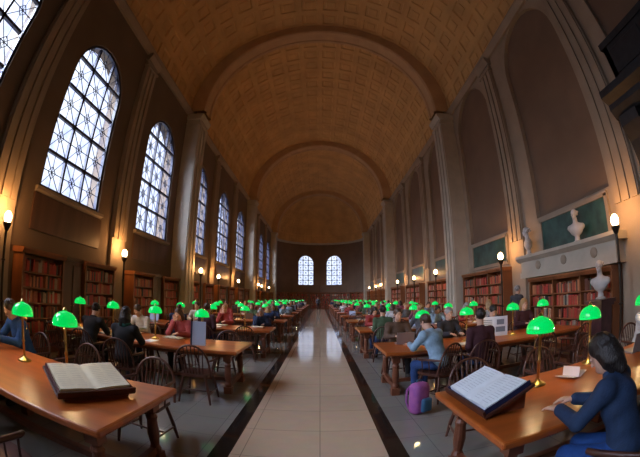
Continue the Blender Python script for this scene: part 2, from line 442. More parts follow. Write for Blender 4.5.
BC = [((.46, .05, .035), 'red'), ((.34, .085, .04), 'reddish brown'), ((.50, .19, .08), 'tan'), ((.13, .045, .03), 'dark brown'),
      ((.05, .055, .05), 'black'), ((.04, .10, .06), 'green'), ((.38, .30, .22), 'cream')]
BCM = [mat('book_cloth_' + n.replace(' ', '_'), c, .6, var=.15, scale=12) for c, n in BC]
bk_w = [5, 5, 3, 3, 1, 1, 2]
def book_mesh(w, h, d):
    m = MB(); m.box((0, 0, h / 2), (w, d, h), bev=min(.006, w * .2))
    m.box((0, d / 2, h * .7), (w * .86, .004, .02)); return m.mesh('book')
BOOKS = [book_mesh(w, h, .2) for w, h in ((.045, .24), (.055, .27), (.065, .25), (.05, .22), (.075, .28))]
BDIM = [(.045, .24), (.055, .27), (.065, .25), (.05, .22), (.075, .28)]
left_names = {1: 'near left', }
nbook = 0
STUFF = MB(); stuff_mats = []
stuff_bm = bmesh.new()
def fill(case, individual, where=''):
    """books along every shelf; individual ones are things, the others go to the one big stuff mesh"""
    global nbook
    t, w, zs, gap, D, nd = case; ct_ = {}
    M = Matrix.Translation(t.location) @ Matrix.Rotation(t.rotation_euler.z, 4, 'Z')
    shelf_names = ['bottom shelf', 'second shelf up', 'third shelf up', 'fourth shelf up', 'fifth shelf up', 'top shelf']
    for si, z in enumerate(zs):
        for q in range(nd):
            x = -w / 2 + w * q / nd + .064; xe = -w / 2 + w * (q + 1) / nd - .064
            while True:
                k = rnd.randrange(5); bw, bh = BDIM[k]; bh = min(bh, gap - .05)
                if x + bw > xe: break
                if rnd.random() < .05: x += .07; continue
                ci = rnd.choices(range(7), bk_w)[0]
                p = M @ Vector((x + bw / 2, D - .14 - rnd.random() * .02, z + .002))
                if individual and nbook < 300 and si >= individual:
                    o = bpy.data.objects.new('book', BOOKS[k]); COL.objects.link(o); setmat(o, BCM[ci])
                    o.location = p; o.rotation_euler = (0, 0, t.rotation_euler.z); o.scale = (1, 1, bh / BDIM[k][1])
                    sn = shelf_names[si]; ct_[si, ci] = ct_.get((si, ci), 0) + 1
                    tag(o, '%s %s book from the right, %s, %s' % (ordinal(ct_[si, ci]), BC[ci][1], sn, where), 'book', 'books in the ' + where); nbook += 1
                else:
                    r = bmesh.ops.create_cube(stuff_bm, size=1)
                    T = M @ Matrix.Translation((x + bw / 2, D - .14, z + .002 + bh / 2)) @ Matrix.Diagonal((bw, .2, bh, 1))
                    for v in r['verts']: v.co = T @ v.co
                    for f_ in {f_ for v in r['verts'] for f_ in v.link_faces}: f_.material_index = ci
                x += bw + .003

bay_word = ['nearest', 'second', 'third', 'fourth', 'fifth', 'sixth', 'seventh', 'eighth', 'ninth']
wb = centres[1:]                                  # 1.75, 6.85, 11.95 ...
rights = []
for i, c in enumerate(wb):
    if i == 0: continue
    top = 1.92 if i == 1 else 2.42
    lab = ('long oak bookcase under the grey stone ledge with two busts' if i == 1 else
           'oak bookcase against the right wall, %s bay from the camera' % bay_word[i])
    t = bookcase(1, c - 1.75, c + 1.75, top, lab, 'oak bookcases along the right wall', 5 if i == 1 else 6)
    if i in (1,): fill(CASES[-1], 2, 'long bookcase under stone ledge')
    elif i < 6: fill(CASES[-1], 0)
for i, c in enumerate(wb):
    for j, (a, b) in enumerate(((c - 1.95, c - .45), (c + .45, c + 1.95))):
        t = bookcase(-1, a, b, 2.28, 'dark oak bookcase on left wall, %s half of the %s bay below a window' % (('near', 'far')[j], bay_word[i]), 'oak bookcases along the left wall')
        if i == 1 and j == 0: fill(CASES[-1], 2, 'left bookcase past the front torch')
        elif i < 6 and not (i == 0 and j == 0): fill(CASES[-1], 0)
    # tall dark cupboard between the two shelves of a bay
    t = thing('wall_cupboard', 'narrow dark wood cupboard between bookcases on left wall, %s bay' % bay_word[i], 'cupboard', (-W + .03, c, 0), R(-90), 'dark cupboards along the left wall')
    m = MB(); m.bb(-.42, .42, 0, .3, 0, 2.2); m.bb(-.44, .44, 0, .36, 2.2, 2.3); m.build('case', DARKWOOD, t)
    for s in (-1, 1):
        m = MB(); m.bb(s * .02, s * .38, .3, .33, .15, 2.1, bev=.008); d = m.build('door', DARKWOOD, t)
        m = MB(); m.ball((s * .05, .345, 1.1), .018, 8); m.build('knob', BRASS, d)
for q in range(-2, 3):
    th = R(q * 30); x, y = 6.45 * math.sin(th), AC + 6.45 * math.cos(th)
    t = bookcase(0, -1.5, 1.5, 2.4, 'oak bookcase in the rounded far end of the hall, %s' % ('leftmost', 'second from the left', 'in the middle', 'second from the right', 'rightmost')[q + 2],
                 'oak bookcases of the far end', place=((x, y - .12, 0), PI - th))
    fill(CASES[-1], 0)
me = bpy.data.meshes.new('shelved_books'); stuff_bm.to_mesh(me); stuff_bm.free()
for m_ in BCM: me.materials.append(m_)
o = link('shelved_books', me, None); tag(o, 'rows of red and brown books on the wall shelves further back', 'books', kind='stuff')

# stone ledge with two busts over the first right-hand bookcase
c = wb[1]
t = thing('stone_ledge', 'grey carved stone ledge below the green marble panel, above a bookcase', 'ledge', (W, c, 0))
m = MB(); m.bb(-.5, -.03, -1.98, 2.15, 1.94, 2.1); m.bb(-.46, -.03, -1.95, 2.12, 2.1, 2.42); m.build('frieze', STONE_PALE, t)
m = MB(); m.prism([(-.03, 2.42), (-.48, 2.42), (-.6, 2.52), (-.6, 2.6), (-.03, 2.6)], -2.08, 2.25); m.build('cornice', STONE_PALE, t)
for y in (-1.2, 0, 1.2):
    m = MB(); m.lathe([(.12, 0), (.12, .02), (.07, .035), (.0001, .045)], (0, 0, 0), 12, Matrix.Translation((-.46, y, 2.26)) @ Matrix.Rotation(R(-90), 4, 'Y')); m.build('rosette', STONE, t)

# ------------------------------------------------------------------ surface-net bodies (people, busts)
def surfnet(F, org, h):
    s = F < 0
    nx, ny, nz = F.shape
    acc = np.zeros((nx - 1, ny - 1, nz - 1, 3)); cnt = np.zeros((nx - 1, ny - 1, nz - 1))
    for ax in range(3):
        o1, o2 = [a for a in range(3) if a != ax]
        for d1 in (0, 1):
            for d2 in (0, 1):
                sl0 = [slice(0, -1)] * 3; sl0[o1] = slice(d1, F.shape[o1] - 1 + d1); sl0[o2] = slice(d2, F.shape[o2] - 1 + d2)
                sl1 = list(sl0); sl1[ax] = slice(1, None)
                a, b = F[tuple(sl0)], F[tuple(sl1)]
                m = (a < 0) != (b < 0)
                tt = np.where(m, a / np.where(np.abs(a - b) < 1e-9, 1, a - b), 0)
                acc[..., ax] += np.where(m, tt, 0); acc[..., o1] += m * d1; acc[..., o2] += m * d2; cnt += m
    act = cnt > 0
    idx = -np.ones(act.shape, int); I = np.argwhere(act); idx[act] = np.arange(len(I))
    V = (I + acc[act] / cnt[act][:, None]) * h + np.array(org)
    Q = []
    for ax in range(3):
        o1, o2 = [(1, 2), (2, 0), (0, 1)][ax]
        sl0 = [slice(1, -1)] * 3; sl0[ax] = slice(0, -1); sl1 = [slice(1, -1)] * 3; sl1[ax] = slice(1, None)
        a, b = s[tuple(sl0)], s[tuple(sl1)]
        E = np.argwhere(a != b)
        if not len(E): continue
        flip = a[tuple(E.T)]
        off = np.ones(3, int); off[ax] = 0
        C = E + off
        e1 = np.zeros(3, int); e1[o1] = 1; e2 = np.zeros(3, int); e2[o2] = 1
        q = np.stack([idx[tuple((C - e1 - e2).T)], idx[tuple((C - e2).T)], idx[tuple(C.T)], idx[tuple((C - e1).T)]], 1)
        q[~flip] = q[~flip][:, ::-1]
        Q.append(q)
    return V, np.concatenate(Q)

class Body:
    """signed distance field: tapered capsules blended by a smooth minimum"""
    def __init__(s, lo, hi, h):
        s.h = h; s.lo = np.array(lo, float)
        s.n = np.ceil((np.array(hi) - s.lo) / h).astype(int) + 1
        s.F = np.full(tuple(s.n), .3)
        s.ax = [s.lo[i] + h * np.arange(s.n[i]) for i in range(3)]
    def region(s, lo, hi, pad):
        sl = []
        for i in range(3):
            a = max(0, int((lo[i] - pad - s.lo[i]) / s.h)); b = min(s.n[i], int((hi[i] + pad - s.lo[i]) / s.h) + 2); sl.append(slice(a, max(a + 1, b)))
        return tuple(sl), np.meshgrid(*[s.ax[i][sl[i]] for i in range(3)], indexing='ij')
    def add(s, d, sl, k):
        a = s.F[sl]
        if k <= 0: s.F[sl] = np.minimum(a, d); return
        hh = np.clip(.5 + .5 * (a - d) / k, 0, 1); s.F[sl] = a * (1 - hh) + d * hh - k * hh * (1 - hh)
    def cap(s, p, q, r0, r1, k=.03, flat=None):
        p, q = np.array(p, float), np.array(q, float); rm = max(r0, r1)
        sl, (X, Y, Z) = s.region(np.minimum(p, q) - rm, np.maximum(p, q) + rm, k + .03)
        d = q - p; L = max(1e-9, d @ d)
        t = np.clip(((X - p[0]) * d[0] + (Y - p[1]) * d[1] + (Z - p[2]) * d[2]) / L, 0, 1)
        D = np.sqrt((X - p[0] - t * d[0]) ** 2 + (Y - p[1] - t * d[1]) ** 2 + (Z - p[2] - t * d[2]) ** 2) - (r0 + (r1 - r0) * t)
        s.add(D, sl, k)
    def ell(s, c, r, k=.03, rx=0, sub=False):
        c = np.array(c, float); rm = max(r)
        sl, (X, Y, Z) = s.region(c - rm, c + rm, k + .03)
        x, y, z = X - c[0], Y - c[1], Z - c[2]
        if rx: y, z = y * math.cos(rx) + z * math.sin(rx), -y * math.sin(rx) + z * math.cos(rx)
        q = np.sqrt((x / r[0]) ** 2 + (y / r[1]) ** 2 + (z / r[2]) ** 2)
        q2 = np.sqrt((x / r[0] ** 2) ** 2 + (y / r[1] ** 2) ** 2 + (z / r[2] ** 2) ** 2)
        D = q * (q - 1) / np.maximum(q2, 1e-6)
        if sub:
            a = s.F[sl]; s.F[sl] = np.maximum(a, -D)
        else: s.add(D, sl, k)
    def cut(s, p, n):
        X, Y, Z = np.meshgrid(*s.ax, indexing='ij')
        s.F = np.maximum(s.F, (X - p[0]) * n[0] + (Y - p[1]) * n[1] + (Z - p[2]) * n[2])
    def mesh(s, name):
        s.F[0] = s.F[-1] = .1; s.F[:, 0] = s.F[:, -1] = .1; s.F[:, :, 0] = s.F[:, :, -1] = .1
        V, Q = surfnet(s.F, s.lo, s.h)
        me = bpy.data.meshes.new(name); me.from_pydata(V.tolist(), [], Q.tolist()); me.update()
        me.polygons.foreach_set('use_smooth', [True] * len(me.polygons))
        return me

def head_sdf(b, hc, tilt=0., hair=False, k=.02, long=False, grow=0.):
    """head about hc (its middle), looking along +y, tilted down by tilt"""
    ct, st = math.cos(-tilt), math.sin(-tilt)
    def P(x, y, z): return (hc[0] + x, hc[1] + y * ct - z * st, hc[2] + y * st + z * ct)
    if hair:
        b.ell(P(0, -.018, .03), (.083, .100, .095), 0)
        hr = random.Random(3)
        for q in range(26):          # locks over the crown
            az = q * 2.4; el = R(12 + 74 * (q / 26)); x, y, z = math.cos(el) * math.cos(az), math.cos(el) * math.sin(az), math.sin(el)
            if y > .55 and el < .6: continue
            b.cap(P(.074 * x, -.02 + .088 * y, .03 + .086 * z), P(.086 * x, -.026 + .102 * y, .0 + .075 * z), .017, .011 + .006 * hr.random(), .008)
        if long:
            for q in range(15):      # hanging locks round the back and sides
                az = R(180 + (q / 14 - .5) * 230) + R(90); x, y = math.cos(az), math.sin(az); l_ = -.15 - .06 * hr.random()
                b.cap(P(.074 * x, -.028 + .082 * y, .0), P((.078 + .012 * hr.random()) * x, -.04 + .075 * y, l_ * .5), .024, .022, .012)
                b.cap(P(.078 * x, -.04 + .075 * y, l_ * .5), P(.062 * x, -.05 + .06 * y, l_), .022, .009, .012)
        b.ell(P(0, .096, -.04), (.072, .085, .09), 0, sub=True)
        if not long: b.cut(P(0, 0, -.065), (0, 0, -1))
        return
    b.ell(P(0, -.01, .025), (.076, .095, .092), k)             # skull
    b.ell(P(0, .028, -.05), (.055, .06, .068), .03)            # jaw
    b.cap(P(0, .078, -.088), P(0, .07, -.088), .018, .02, .03) # chin
    b.cap(P(0, .088, .0), P(0, .105, -.03), .009, .014, .012)  # nose
    for s in (-1, 1):
        b.ell(P(s * .033, .092, .006), (.018, .014, .011), 0, sub=True)
        b.ell(P(s * .033, .083, .006), (.0125, .0125, .0105), .002)
        b.ell(P(s * .078, -.005, -.012), (.01, .018, .03), .006)
    b.cap(P(-.02, .083, -.058), P(.02, .083, -.058), .007, .007, .004)
    return P

def hand_sdf(b, w, dirv, side, up=(0, 0, 1), curl=.5, k=.006):
    """palm from wrist w along dirv, four unequal bent fingers and a thumb from the side of the palm"""
    d = Vector(dirv).normalized(); u = Vector(up); l = d.cross(u).normalized(); u = l.cross(d).normalized()
    w = Vector(w); l = l * side                       # l points to the little finger side when side = +1 on the right hand
    for i, f_ in enumerate((-1.5, -.5, .5, 1.5)):
        base = w + d * .085 + l * f_ * .019
        b.cap(w + l * f_ * .012, base, .014, .0115, .012)
        ln = (.072, .082, .076, .058)[i]
        a1 = curl * .5; a2 = curl * 1.1
        j = base + (d * math.cos(a1) - u * math.sin(a1)) * ln * .5 + l * f_ * .004
        e = j + (d * math.cos(a2) - u * math.sin(a2)) * ln * .5
        b.cap(base, j, .0092, .0085, k); b.cap(j, e, .0085, .007, .003)
    tb = w + d * .025 - l * .022
    tj = tb + d * .03 - l * .028 - u * .008; te = tj + d * .032 - l * .008 - u * .012
    b.cap(tb, tj, .013, .0105, .01); b.cap(tj, te, .0105, .008, .003)

def pose_joints(kind):
    J = {}
    if kind == 'stand':
        J.update(pel=(0, 0, .96), waist=(0, .01, 1.10), chest=(0, .02, 1.28), top=(0, 0, 1.42), neck=(0, .01, 1.50), head=(0, .04, 1.63), tilt=R(5))
        for s in (-1, 1):
            J['sh', s] = (s * .18, -.01, 1.41); J['el', s] = (s * .23, -.03, 1.13); J['wr', s] = (s * .22, .08, .89)
            J['hd', s] = (s * .0, .25, -1); J['hip', s] = (s * .09, 0, .92)
            st = .12 if s > 0 else -.1
            J['kn', s] = (s * .1, .03 + st * .6, .50); J['an', s] = (s * .11, -.02 + st, .085); J['toe', s] = (s * .13, .14 + st, .035)
        return J
    lean = {'read': .20, 'type': .07, 'chin': .16, 'back': -.03}[kind]
    J.update(pel=(0, 0, .61), waist=(0, lean * .25, .75), chest=(0, lean * .6, .91), top=(0, lean * .95, 1.05), neck=(0, lean * 1.05 + .01, 1.12))
    hz = {'read': 1.225, 'type': 1.255, 'chin': 1.22, 'back': 1.27}[kind]; hy = {'read': .09, 'type': .05, 'chin': .09, 'back': .03}[kind]
    J['head'] = (0, lean * 1.05 + hy, hz); J['tilt'] = {'read': R(38), 'type': R(14), 'chin': R(20), 'back': R(6)}[kind]
    for s in (-1, 1):
        J['sh', s] = (s * .175, lean * .9, 1.03)
        J['el', s] = (s * .25, lean + .12, .835); J['wr', s] = (s * .12, lean + .34, .86); J['hd', s] = (-s * .25, 1, -.02)
        if kind == 'chin' and s > 0:
            J['el', s] = (.18, lean + .22, .835); J['wr', s] = (.09, lean + .12, 1.06); J['hd', s] = (-.1, .1, 1)
        if kind == 'back':
            J['el', s] = (s * .215, lean - .02, .80); J['wr', s] = (s * .13, lean + .14, .705); J['hd', s] = (-s * .8, .6, -.2)
        J['hip', s] = (s * .09, .02, .575)
        J['kn', s] = (s * .11, .42, .53); J['an', s] = (s * .13, .40, .09); J['toe', s] = (s * .14, .55, .04)
    return J

def torso(b, J, g):
    b.ell(J['pel'], (.165 + g, .125 + g, .12 + g), .04)
    b.ell(J['waist'], (.14 + g, .105 + g, .14), .06)
    b.ell(J['chest'], (.165 + g, .115 + g, .16), .06)
    b.cap(J['sh', -1], J['sh', 1], .062 + g, .062 + g, .05)
def arms(b, J, g, wr=1.):
    for s in (-1, 1):
        b.cap(J['sh', s], J['el', s], .055 + g, .042 + g, .03)
        w = Vector(J['el', s]).lerp(Vector(J['wr', s]), wr)
        b.cap(J['el', s], w, .042 + g, (.027 + g) if wr == 1 else .034 + g, .02)
def legs(b, J, g, low=1.):
    for s in (-1, 1):
        b.cap(J['hip', s], J['kn', s], .083 + g, .056 + g, .04)
        a = Vector(J['kn', s]).lerp(Vector(J['an', s]), low)
        m_ = Vector(J['kn', s]).lerp(a, .35)
        b.cap(J['kn', s], m_, .055 + g, .053 + g, .03); b.cap(m_, a, .053 + g, .036 + g, .03)

def make_pose(kind):
    J = pose_joints(kind); hi = 1.82 if kind == 'stand' else 1.42
    lo = (-.42, -.3, -.02); hh = (.42, .82, hi)
    b = Body(lo, hh, .0075)
    torso(b, J, 0); arms(b, J, 0); legs(b, J, 0)
    b.cap(J['top'], J['head'], .058, .05, .03)
    head_sdf(b, J['head'], J['tilt'])
    for s in (-1, 1):
        b.cap(J['an', s], J['toe', s], .04, .032, .03)
        hand_sdf(b, J['wr', s], J['hd', s], s, (0, 0, 1) if abs(J['hd', s][2]) < .8 else (0, -1, 0) if J['hd', s][2] > 0 else (-s, 0, 0), .55)
    body = b.mesh('body_' + kind)
    b = Body(lo, hh, .011)
    torso(b, J, .014); arms(b, J, .013, .93)
    b.cap(J['top'], J['neck'], .07, .064, .03)
    b.cut(J['neck'], (0, .25, .97)); p = J['pel']; b.cut((0, 0, p[2] - .06), (0, 0, -1))
    top = b.mesh('top_' + kind)
    b = Body(lo, hh, .011)
    b.ell(J['pel'], (.172, .132, .128), .03); legs(b, J, .012, .93); b.cut((0, 0, p[2] + .06), (0, 0, 1))
    trou = b.mesh('trousers_' + kind)
    shoe = {}
    for s in (-1, 1):
        b = Body(lo, hh, .009)
        b.cap(J['an', s], J['toe', s], .05, .043, .02); b.cap(Vector(J['an', s]) + Vector((0, -.03, -.04)), Vector(J['toe', s]) + Vector((0, 0, 0)), .04, .043, .02)
        b.cut((0, 0, .004), (0, 0, -1)); b.cut((0, 0, .12), (0, 0, 1)); shoe[s] = b.mesh('shoe_' + kind)
    hairs = {}
    for lg in (False, True):
        b = Body(lo, hh, .008); head_sdf(b, J['head'], J['tilt'], True, long=lg); hairs[lg] = b.mesh('hair_%s_%d' % (kind, lg))
    return dict(body=body, top=top, trousers=trou, shoes=shoe, hair=hairs, J=J)
POSES = {k: make_pose(k) for k in ('read', 'type', 'chin', 'back', 'stand')}
SKIN = mat('skin', (.60, .36, .26), .55, var=.06, scale=20)
SKIN2 = mat('brown_skin', (.30, .16, .10), .55, var=.06, scale=20)
HAIRC = {n: mat(n + '_hair', c, .42, var=.3, scale=60, bump=.5, bscale=110, stretch=(1, 1, .12)) for n, c in
         (('black', (.014, .011, .010)), ('brown', (.07, .035, .018)), ('grey', (.30, .29, .28)), ('blond', (.36, .22, .09)), ('white', (.7, .68, .64)))}
CLOTH = {}
def cloth(c): 
    k = '%.3f_%.3f_%.3f' % c
    if k not in CLOTH: CLOTH[k] = mat('cloth_' + k, c, .85, var=.12, scale=25, bump=.15, bscale=60)
    return CLOTH[k]
def person(pose, loc, rz, label, top=(.02, .02, .025), trou=(.02, .03, .06), hair='brown', long=False, skin=None, scale=1., group='readers in the hall'):
    P = POSES[pose]
    o = bpy.data.objects.new('person', P['body']); COL.objects.link(o); setmat(o, skin or SKIN)
    o.location = loc; o.rotation_euler = (0, 0, rz); o.scale = (scale,) * 3; tag(o, label, 'person', group)
    for n, me, m_ in (('sweater', P['top'], cloth(top)), ('trousers', P['trousers'], cloth(trou)), ('shoe', P['shoes'][-1], cloth((.03, .025, .022))), ('shoe', P['shoes'][1], cloth((.03, .025, .022))), ('hair', P['hair'][long], HAIRC[hair])):
        c_ = bpy.data.objects.new(n, me); COL.objects.link(c_); c_.parent = o; setmat(c_, m_)
    return o

# marble busts
def bust_mesh():
    b = Body((-.34, -.26, 0), (.34, .26, .9), .009)
    b.cap((0, 0, .02), (0, 0, .16), .085, .06, .02); b.ell((0, 0, .02), (.13, .12, .04), .01)
    b.ell((0, 0, .33), (.2, .13, .17), .04); b.cap((-.19, 0, .38), (.19, 0, .38), .075, .075, .05)
    b.cap((0, 0, .42), (0, .03, .6), .07, .06, .04); P = head_sdf(b, (0, .05, .70), R(6))
    b.ell((0, .02, .735), (.085, .105, .09), .01)
    for k in range(9): b.ell((.08 * math.sin(k * .7), -.02 + .08 * math.cos(k * .7), .73 + .03 * math.cos(k * 2)), (.03, .03, .03), .01)
    b.cap((0, .1, .62), (0, .1, .58), .035, .02, .02)
    b.cut((0, 0, .004), (0, 0, -1))
    return b.mesh('bust')
BM = bust_mesh()
def bust(loc, rz, label, s=1.):
    o = link('marble_bust', BM, MARBLE); o.location = loc; o.rotation_euler = (0, 0, rz); o.scale = (s,) * 3
    return tag(o, label, 'bust', 'white marble busts along the right wall')
bust((6.2, 6.38, 2.6), R(110), 'pale marble bust standing at the right end of the stone ledge, before green marble', 1.0)
bust((6.2, 8.72, 2.6), R(60), 'grey marble bust standing at the left end of the stone ledge', 1.05)
t = thing('pedestal', 'dark red marble pedestal below a bust beside the tall torch', 'pedestal', (5.72, 5.2, 0), R(90))
m = MB(); m.bb(-.26, .26, -.26, .26, 0, .16); m.bb(-.23, .23, -.23, .23, .16, .24); m.build('base', PED, t)
m = MB(); m.bb(-.19, .19, -.19, .19, .24, 1.1); m.build('shaft', PED, t)
m = MB(); m.bb(-.23, .23, -.23, .23, 1.1, 1.16); m.bb(-.26, .26, -.26, .26, 1.16, 1.24); m.build('cap', PED, t)
bust((5.72, 5.2, 1.24), R(110), 'grey marble bust on the dark red pedestal beside the tall torch', .98)

# ------------------------------------------------------------------ wall torches
def make_torch():
    t = thing('torch_lamp', None, 'torch lamp', group='tall bronze torch lamps')
    m = MB(); m.lathe([(.14, 0), (.14, .05), (.1, .09), (.05, .2), (.03, .3)], seg=16); m.build('base', BRONZE, t, True)
    m = MB(); m.tube([(0, 0, .28), (0, 0, 2.52)], [.026, .032], 10); m.build('staff', BRONZE, t, True)
    for z in (1.1, 1.9):
        m = MB(); m.lathe([(.03, 0), (.06, .02), (.03, .05)], (0, 0, z), 10); m.build('collar', BRONZE, t, True)
    m = MB(); m.lathe([(.032, 2.48), (.05, 2.5), (.095, 2.6), (.105, 2.64), (.02, 2.64)], seg=14); m.build('cup', BRONZE, t, True)
    m = MB(); m.ball((0, 0, 2.75), .10, 16, 1.3); m.build('globe', TORCH, t, True)
    return t
proto = make_torch(); first = True
TL_ = [(-6.05, 4.3), (-6.05, 9.3), (-5.5, 15.2), (-5.95, 19.6), (-5.95, 24.7), (-5.5, 30.6), (-5.95, 34.9), (-5.95, 40.0)]
TR_ = [(5.76, 4.61), (5.85, 9.95), (5.6, 16.0), (5.85, 20.9), (5.85, 25.6), (5.55, 31.2), (5.8, 35.6), (5.8, 40.4)]
for s_, L_ in (('left', TL_), ('right', TR_)):
    for i, (x, y) in enumerate(L_):
        lab = 'tall bronze torch lamp glowing along the %s wall, %s from the camera' % (s_, ORD[i])
        if first: o = proto; o.location = (x, y, 0); o['label'] = lab; first = False
        else: o = dup(proto, (x, y, 0), 0, lab)
        ld = bpy.data.lights.new('torch_light', 'POINT'); ld.energy = 46; ld.color = (1, .46, .15); ld.shadow_soft_size = .1
        lo_ = bpy.data.objects.new('torch_light', ld); COL.objects.link(lo_); lo_.location = (x, y, 2.99); lo_['kind'] = 'structure'

# ------------------------------------------------------------------ tables
ROW0, PITCH, NR = 2.25, 3.65, 12
TL, TD, TH = 4.2, 1.3, .76
XL, XR = -1.3 - TL / 2, 1.02 + TL / 2
def make_table():
    t = thing('reading_table', None, 'table', group='long oak reading tables')
    m = MB(); m.box((0, 0, TH - .03), (TL, TD, .06), bev=.018); m.build('table_top', OAK, t)
    m = MB()
    for y in (-TD / 2 + .14, TD / 2 - .14): m.bb(-TL / 2 + .14, TL / 2 - .14, y - .015, y + .015, TH - .125, TH - .06)
    for x in (-TL / 2 + .14, TL / 2 - .14): m.bb(x - .015, x + .015, -TD / 2 + .14, TD / 2 - .14, TH - .125, TH - .06)
    m.build('apron', OAKLEG, t)
    for x in (-TL / 2 + .2, 0, TL / 2 - .2):
        for y in (-TD / 2 + .2, TD / 2 - .2):
            m = MB(); m.bb(x - .06, x + .06, y - .06, y + .06, TH - .2, TH - .06); m.bb(x - .065, x + .065, y - .065, y + .065, 0, .12)
            m.lathe([(.05, .12), (.06, .16), (.042, .2), (.058, .32), (.05, .46), (.06, .5), (.045, .53), (.06, .56)], (x, y, 0), 12)
            m.build('leg', OAKLEG, t)
    for x in (-TL / 2 + .2, TL / 2 - .2):
        m = MB(); m.bb(x - .03, x + .03, -TD / 2 + .2, TD / 2 - .2, .1, .18); m.build('stretcher', OAKLEG, t)
    m = MB(); m.bb(-TL / 2 + .2, TL / 2 - .2, -.04, .04, .11, .17); m.build('foot_rail', OAKLEG, t)
    return t
# lamp: brass base, stem, green glass shade, bulb, pull chain.  rim 0.50 over the table
def make_lamp():
    t = thing('desk_lamp', None, 'lamp', group='green shaded brass table lamps')
    m = MB(); m.lathe([(.085, 0), (.085, .012), (.07, .025), (.03, .04), (.018, .06)], seg=18); m.build('base', BRASS, t, True)
    m = MB(); m.lathe([(.014, .05), (.014, .2), (.022, .22), (.014, .24), (.014, .44), (.024, .46), (.014, .5), (.012, .6), (.0001, .605)], seg=10); m.build('stem', BRASS, t, True)
    m = MB(); n = 9
    prof = [(.128, .487), (.137, .49)] + [(.137 * math.cos(R(90) * i / n) ** .8 + .001, .50 + .125 * math.sin(R(90) * i / n)) for i in range(n)] + [(.03, .626), (.022, .632)]
    inner = [(max(.012, r - .006), z - .008) for r, z in prof[::-1]]
    m.lathe(prof, seg=24); m.build('lamp_shade', SHADE, t, True)
    m = MB(); m.ball((0, 0, .53), .035, 10); m.build('bulb', BULB, t, True)
    m = MB(); m.lathe([(.02, .628), (.024, .64), (.008, .66), (.0001, .67)], seg=10); m.build('finial', BRASS, t, True)
    m = MB(); m.tube([(.05, 0, .49), (.05, 0, .36)], .003, 5); m.ball((.05, 0, .35), .008, 6); m.build('pull_chain', BRASS, t)
    return t
def make_chair():
    t = thing('spindle_armchair', None, 'chair', group='dark wooden spindle armchairs')
    m = MB(); m.prism([(-.22, -.2), (-.16, -.22), (.16, -.22), (.22, -.2), (.25, .1), (.23, .22), (.1, .25), (-.1, .25), (-.23, .22), (-.25, .1)], .42, .46, 'z'); m.build('seat', CHAIRW, t)
    for sx in (-1, 1):
        for sy in (-1, 1):
            m = MB(); m.tube([(sx * .25, sy * .24, 0), (sx * .225, sy * .215, .18), (sx * .17, sy * .17, .43)], [.016, .024, .018], 8); m.build('leg', CHAIRW, t, True)
    m = MB()
    for sx in (-1, 1): m.tube([(sx * .232, -.22, .15), (sx * .232, .22, .15)], .012, 6)
    m.tube([(-.23, 0, .15), (.23, 0, .15)], .012, 6); m.build('stretcher', CHAIRW, t)
    m = MB()
    bow = [(-.27 * math.cos(PI * i / 14), -.21 - .1 * math.sin(PI * i / 14) ** .5, .45 + .46 * math.sin(PI * i / 14) ** .6) for i in range(15)]
    m.tube(bow, .016, 8)
    for k in range(7):
        x = -.18 + .06 * k; zt = .45 + .46 * (max(0, 1 - (x / .27) ** 2)) ** .3
        m.tube([(x * .8, -.19, .45), (x, -.21 - .1 * max(0, 1 - (x / .27) ** 2) ** .25, zt)], .0085, 6)
    m.build('backrest', CHAIRW, t, True)
    for sx in (-1, 1):
        m = MB(); m.tube([(sx * .25, -.27, .68), (sx * .28, -.1, .68), (sx * .28, .12, .67), (sx * .26, .17, .665)], [.014, .02, .024, .02], 8)
        m.tube([(sx * .23, .1, .44), (sx * .275, .1, .67)], .012, 6); m.tube([(sx * .235, -.04, .44), (sx * .28, -.04, .68)], .009, 6)
        m.build('armrest', CHAIRW, t, True)
    return t
def joined(root, name):
    """the same shape as one mesh, for copies too far off to show parts"""
    bm = bmesh.new(); mats = []
    bpy.context.view_layer.update()
    for ch in root.children_recursive:
        me = ch.data.copy()
        n0 = len(bm.faces); bm.from_mesh(me); bm.faces.ensure_lookup_table()
        m_ = ch.material_slots[0].material
        if m_ not in mats: mats.append(m_)
        for f_ in bm.faces[n0:]: f_.material_index = mats.index(m_)
        bpy.data.meshes.remove(me)
    me = bpy.data.meshes.new(name); bm.to_mesh(me); bm.free()
    for m_ in mats: me.materials.append(m_)
    return me
tab0, lamp0, chair0 = make_table(), make_lamp(), make_chair()
chair_far = joined(chair0, 'chair_far'); lamp_far = joined(lamp0, 'lamp_far')
used = set()
def put(root, loc, rz, label):
    if root.name not in used:
        used.add(root.name); root.location = loc; root.rotation_euler = (0, 0, rz); root['label'] = label; return root
    return dup(root, loc, rz, label)
def put_far(me, name, cat, group, loc, rz, label):
    o = bpy.data.objects.new(name, me); COL.objects.link(o); o.location = loc; o.rotation_euler = (0, 0, rz)
    return tag(o, label, cat, group)
TABLE_NAME = {}
lampx = {-1: [-2.1, -3.06, -4.08, -5.0], 1: [1.8, 2.66, 3.72, 4.55]}
chairx = {-1: [-1.85, -2.85, -3.85, -4.85], 1: [1.6, 2.6, 3.6, 4.6]}
free_seat = {}
def lamp_light(x, y, z, e):
    l = bpy.data.lights.new('desk_lamp_light', 'POINT'); l.energy = e; l.color = (1, .66, .34); l.shadow_soft_size = .03
    o = bpy.data.objects.new('desk_lamp_light', l); COL.objects.link(o); o.location = (x, y, z); o['kind'] = 'structure'
SIDEW = {-1: 'left', 1: 'right'}
SEATW = ['nearest the aisle', 'second from the aisle', 'third from the aisle', 'fourth from the aisle']
